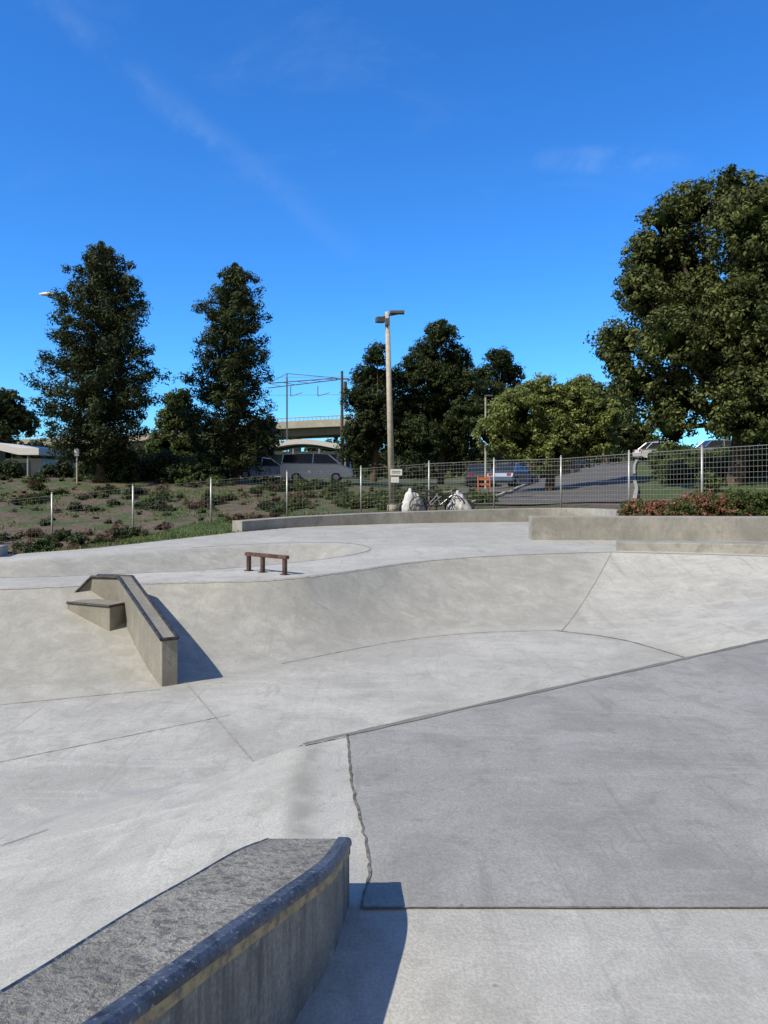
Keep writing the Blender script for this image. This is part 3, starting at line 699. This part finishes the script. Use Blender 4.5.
# ------------------------------------------------------------------ covered motorcycle & bicycles
m_tarp=plain_mat('grey_tarp',(.52,.51,.48),.6,var=.22,scale=5)
def cover(x,y,hts,L,wd,seed,rot,name):
    E=empty(name,(x,y,gz(x,y)-.02)); E.rotation_euler=(0,0,rot); r=random.Random(seed); m=len(hts); secs=[]
    P=cr([(i/(m-1)*L-L/2,h) for i,h in enumerate(hts)],5)
    for i,(xx,h) in enumerate(P):
        f=math.sin(math.pi*min(1,max(.06,(i+.5)/len(P))))**.4; s=[]
        for j in range(17):
            a=math.pi*j/16; c=math.cos(a); sn=math.sin(a)
            wob=1+.10*math.sin(j*2.1+i*.9+seed)+r.uniform(-.03,.03)
            s.append((xx+.02*math.sin(j*1.7+i),wd/2*f*wob*(abs(c)**.7)*(1 if c>0 else -1)*(1-.35*sn),h*(max(sn,0)**.65)*(1+.04*math.sin(i*1.3))))
        secs.append(s)
    mb=MB(); mb.loft(secs); mb.build('fabric_cover',[m_tarp],E,smooth=True)
    mb=MB()
    for a in(-L*.36,L*.36): mb.cyl((a,-.05,.22),(a,.05,.22),.24,n=16)
    mb.build('wheels',[m_tyre],E)
cover(1.15,30.4,[.30,.72,1.0,.86,.80,.62,.2],1.0,.62,3,.35,'covered_motorcycle')
cover(3.0,30.6,[.22,.55,.85,.72,.45,.18],1.0,.7,6,-.2,'covered_motorcycle')
m_bk=plain_mat('bicycle_frame',(.05,.06,.08),.4,.4)
def bicycle(x,y,rot,col):
    E=empty('bicycle',(x,y,gz(x,y))); E.rotation_euler=(.12,0,rot)
    mb=MB(); R=.34
    for cx in(-.52,.52):
        n=28; pr=[(cx+R*math.cos(2*math.pi*i/n),0,R+R*math.sin(2*math.pi*i/n)) for i in range(n)]
        for i in range(n): mb.cyl(pr[i],pr[(i+1)%n],.02,n=6,cap=False)
        for i in range(0,n,3): mb.cyl((cx,0,R),pr[i],.004,n=3,cap=False)
        mb.cyl((cx,-.05,R),(cx,.05,R),.03)
    mb.build('wheels',[m_tyre],E)
    mb=MB(); bb=(-.08,0,.30); seat=(-.22,0,.82); hd=(.36,0,.85); hb=(.40,0,.70)
    for a,b_ in((bb,seat),(bb,hb),(seat,hd),(bb,(-.52,0,.34)),((-.18,0,.72),(-.52,0,.34)),(hb,(.52,0,.34)),(hb,(.35,0,1.0))): mb.cyl(a,b_,.02,n=6)
    mb.build('frame',[col],E)
    mb=MB(); mb.cyl((.35,-.28,1.0),(.35,.28,1.0),.016); mb.box((-.24,0,.9),(.26,.12,.06)); mb.cyl(seat,(-.24,0,.88),.014); mb.cyl((-.08,-.12,.22),(-.08,.12,.38),.015); mb.build('handlebar_saddle_pedals',[m_blk],E)
bicycle(1.85,30.2,.15,m_bk); bicycle(2.3,30.45,-.1,plain_mat('bicycle_frame_light',(.5,.5,.5),.3,.5))

# ------------------------------------------------------------------ light & sky
dl_=Vector((.80,.60,-1.0)).normalized()
sd=bpy.data.lights.new('sun','SUN'); sd.energy=4.7; sd.angle=math.radians(.5); sd.color=(1,.95,.84)
so=bpy.data.objects.new('sun',sd); COL.objects.link(so); so.rotation_euler=dl_.to_track_quat('-Z','Y').to_euler(); so.location=(-10,-10,20)
w=bpy.data.worlds.new('World'); S.world=w; w.use_nodes=True; nt=w.node_tree; g=N(nt)
bg=[n for n in nt.nodes if n.type=='BACKGROUND'][0]
sky=nt.nodes.new('ShaderNodeTexSky'); sky.sky_type='NISHITA'; sky.sun_disc=False; sky.sun_elevation=math.radians(45); sky.sun_rotation=math.atan2(-.8,-.6)
sky.air_density=1.0; sky.dust_density=.2; sky.ozone_density=3.0
hs=nt.nodes.new('ShaderNodeHueSaturation'); hs.inputs['Saturation'].default_value=1.16; nt.links.new(sky.outputs[0],hs.inputs['Color'])
col=g.mix(1.0,hs.outputs[0],(.55,1.27,1.98),'MULTIPLY')
tc=nt.nodes.new('ShaderNodeTexCoord'); gen=tc.outputs['Generated']
sp=nt.nodes.new('ShaderNodeSeparateXYZ'); nt.links.new(gen,sp.inputs[0])
# pale haze added on the unseen sun side to fill and warm shadows
col=g.mix(g.math('MULTIPLY',g.ramp(sp.outputs[1],.05,-.55),.85),col,(2.6,2.3,2.1))
yy=g.math('MAXIMUM',sp.outputs[1],.05); u=g.math('DIVIDE',sp.outputs[0],yy); v=g.math('DIVIDE',sp.outputs[2],yy)
cn=g.noise(g.mapping(gen,(2.2,1,7),(0,.75,0)),1.6,5,.62,.7)
cn2=g.noise(gen,10,5,.65,.5)
dist=g.math('SUBTRACT',g.math('ADD',g.math('MULTIPLY',u,.629),g.math('MULTIPLY',v,.777)),.21)
dist=g.math('ADD',dist,g.math('MULTIPLY',g.math('SUBTRACT',cn2,.5),.05))
st_=g.math('SUBTRACT',1.0,g.ramp(g.math('ABSOLUTE',dist),0,.028))
st_=g.math('MULTIPLY',st_,g.math('MULTIPLY',g.ramp(u,.05,-.25),g.ramp(cn2,.35,.7)))
d2=g.math('ADD',g.math('POWER',g.math('DIVIDE',g.math('SUBTRACT',u,.29),.12),2),g.math('POWER',g.math('DIVIDE',g.math('SUBTRACT',v,.415),.022),2))
st2=g.math('MULTIPLY',g.math('SUBTRACT',1.0,g.ramp(d2,0,1.2)),g.ramp(cn2,.38,.65))
cl_=g.math('ADD',g.math('MULTIPLY',g.ramp(cn,.52,.9),.10),g.math('ADD',g.math('MULTIPLY',st_,.09),g.math('MULTIPLY',st2,.12)),clamp=True)
col=g.mix(cl_,col,(5.2,6.8,8.8))
nt.links.new(col,bg.inputs[0]); bg.inputs[1].default_value=.11

# ------------------------------------------------------------------ camera
cd=bpy.data.cameras.new('camera'); cam=bpy.data.objects.new('camera',cd); COL.objects.link(cam); S.camera=cam
cam.location=(0,0,1.65); cam.rotation_euler=(math.radians(90),0,0)
cd.sensor_fit='VERTICAL'; cd.sensor_height=36; cd.lens=36*770/1024; cd.shift_y=-32/1024; cd.clip_start=.05; cd.clip_end=2000
S.view_settings.view_transform='Standard'; S.view_settings.look='None'; S.view_settings.exposure=0; S.view_settings.gamma=1
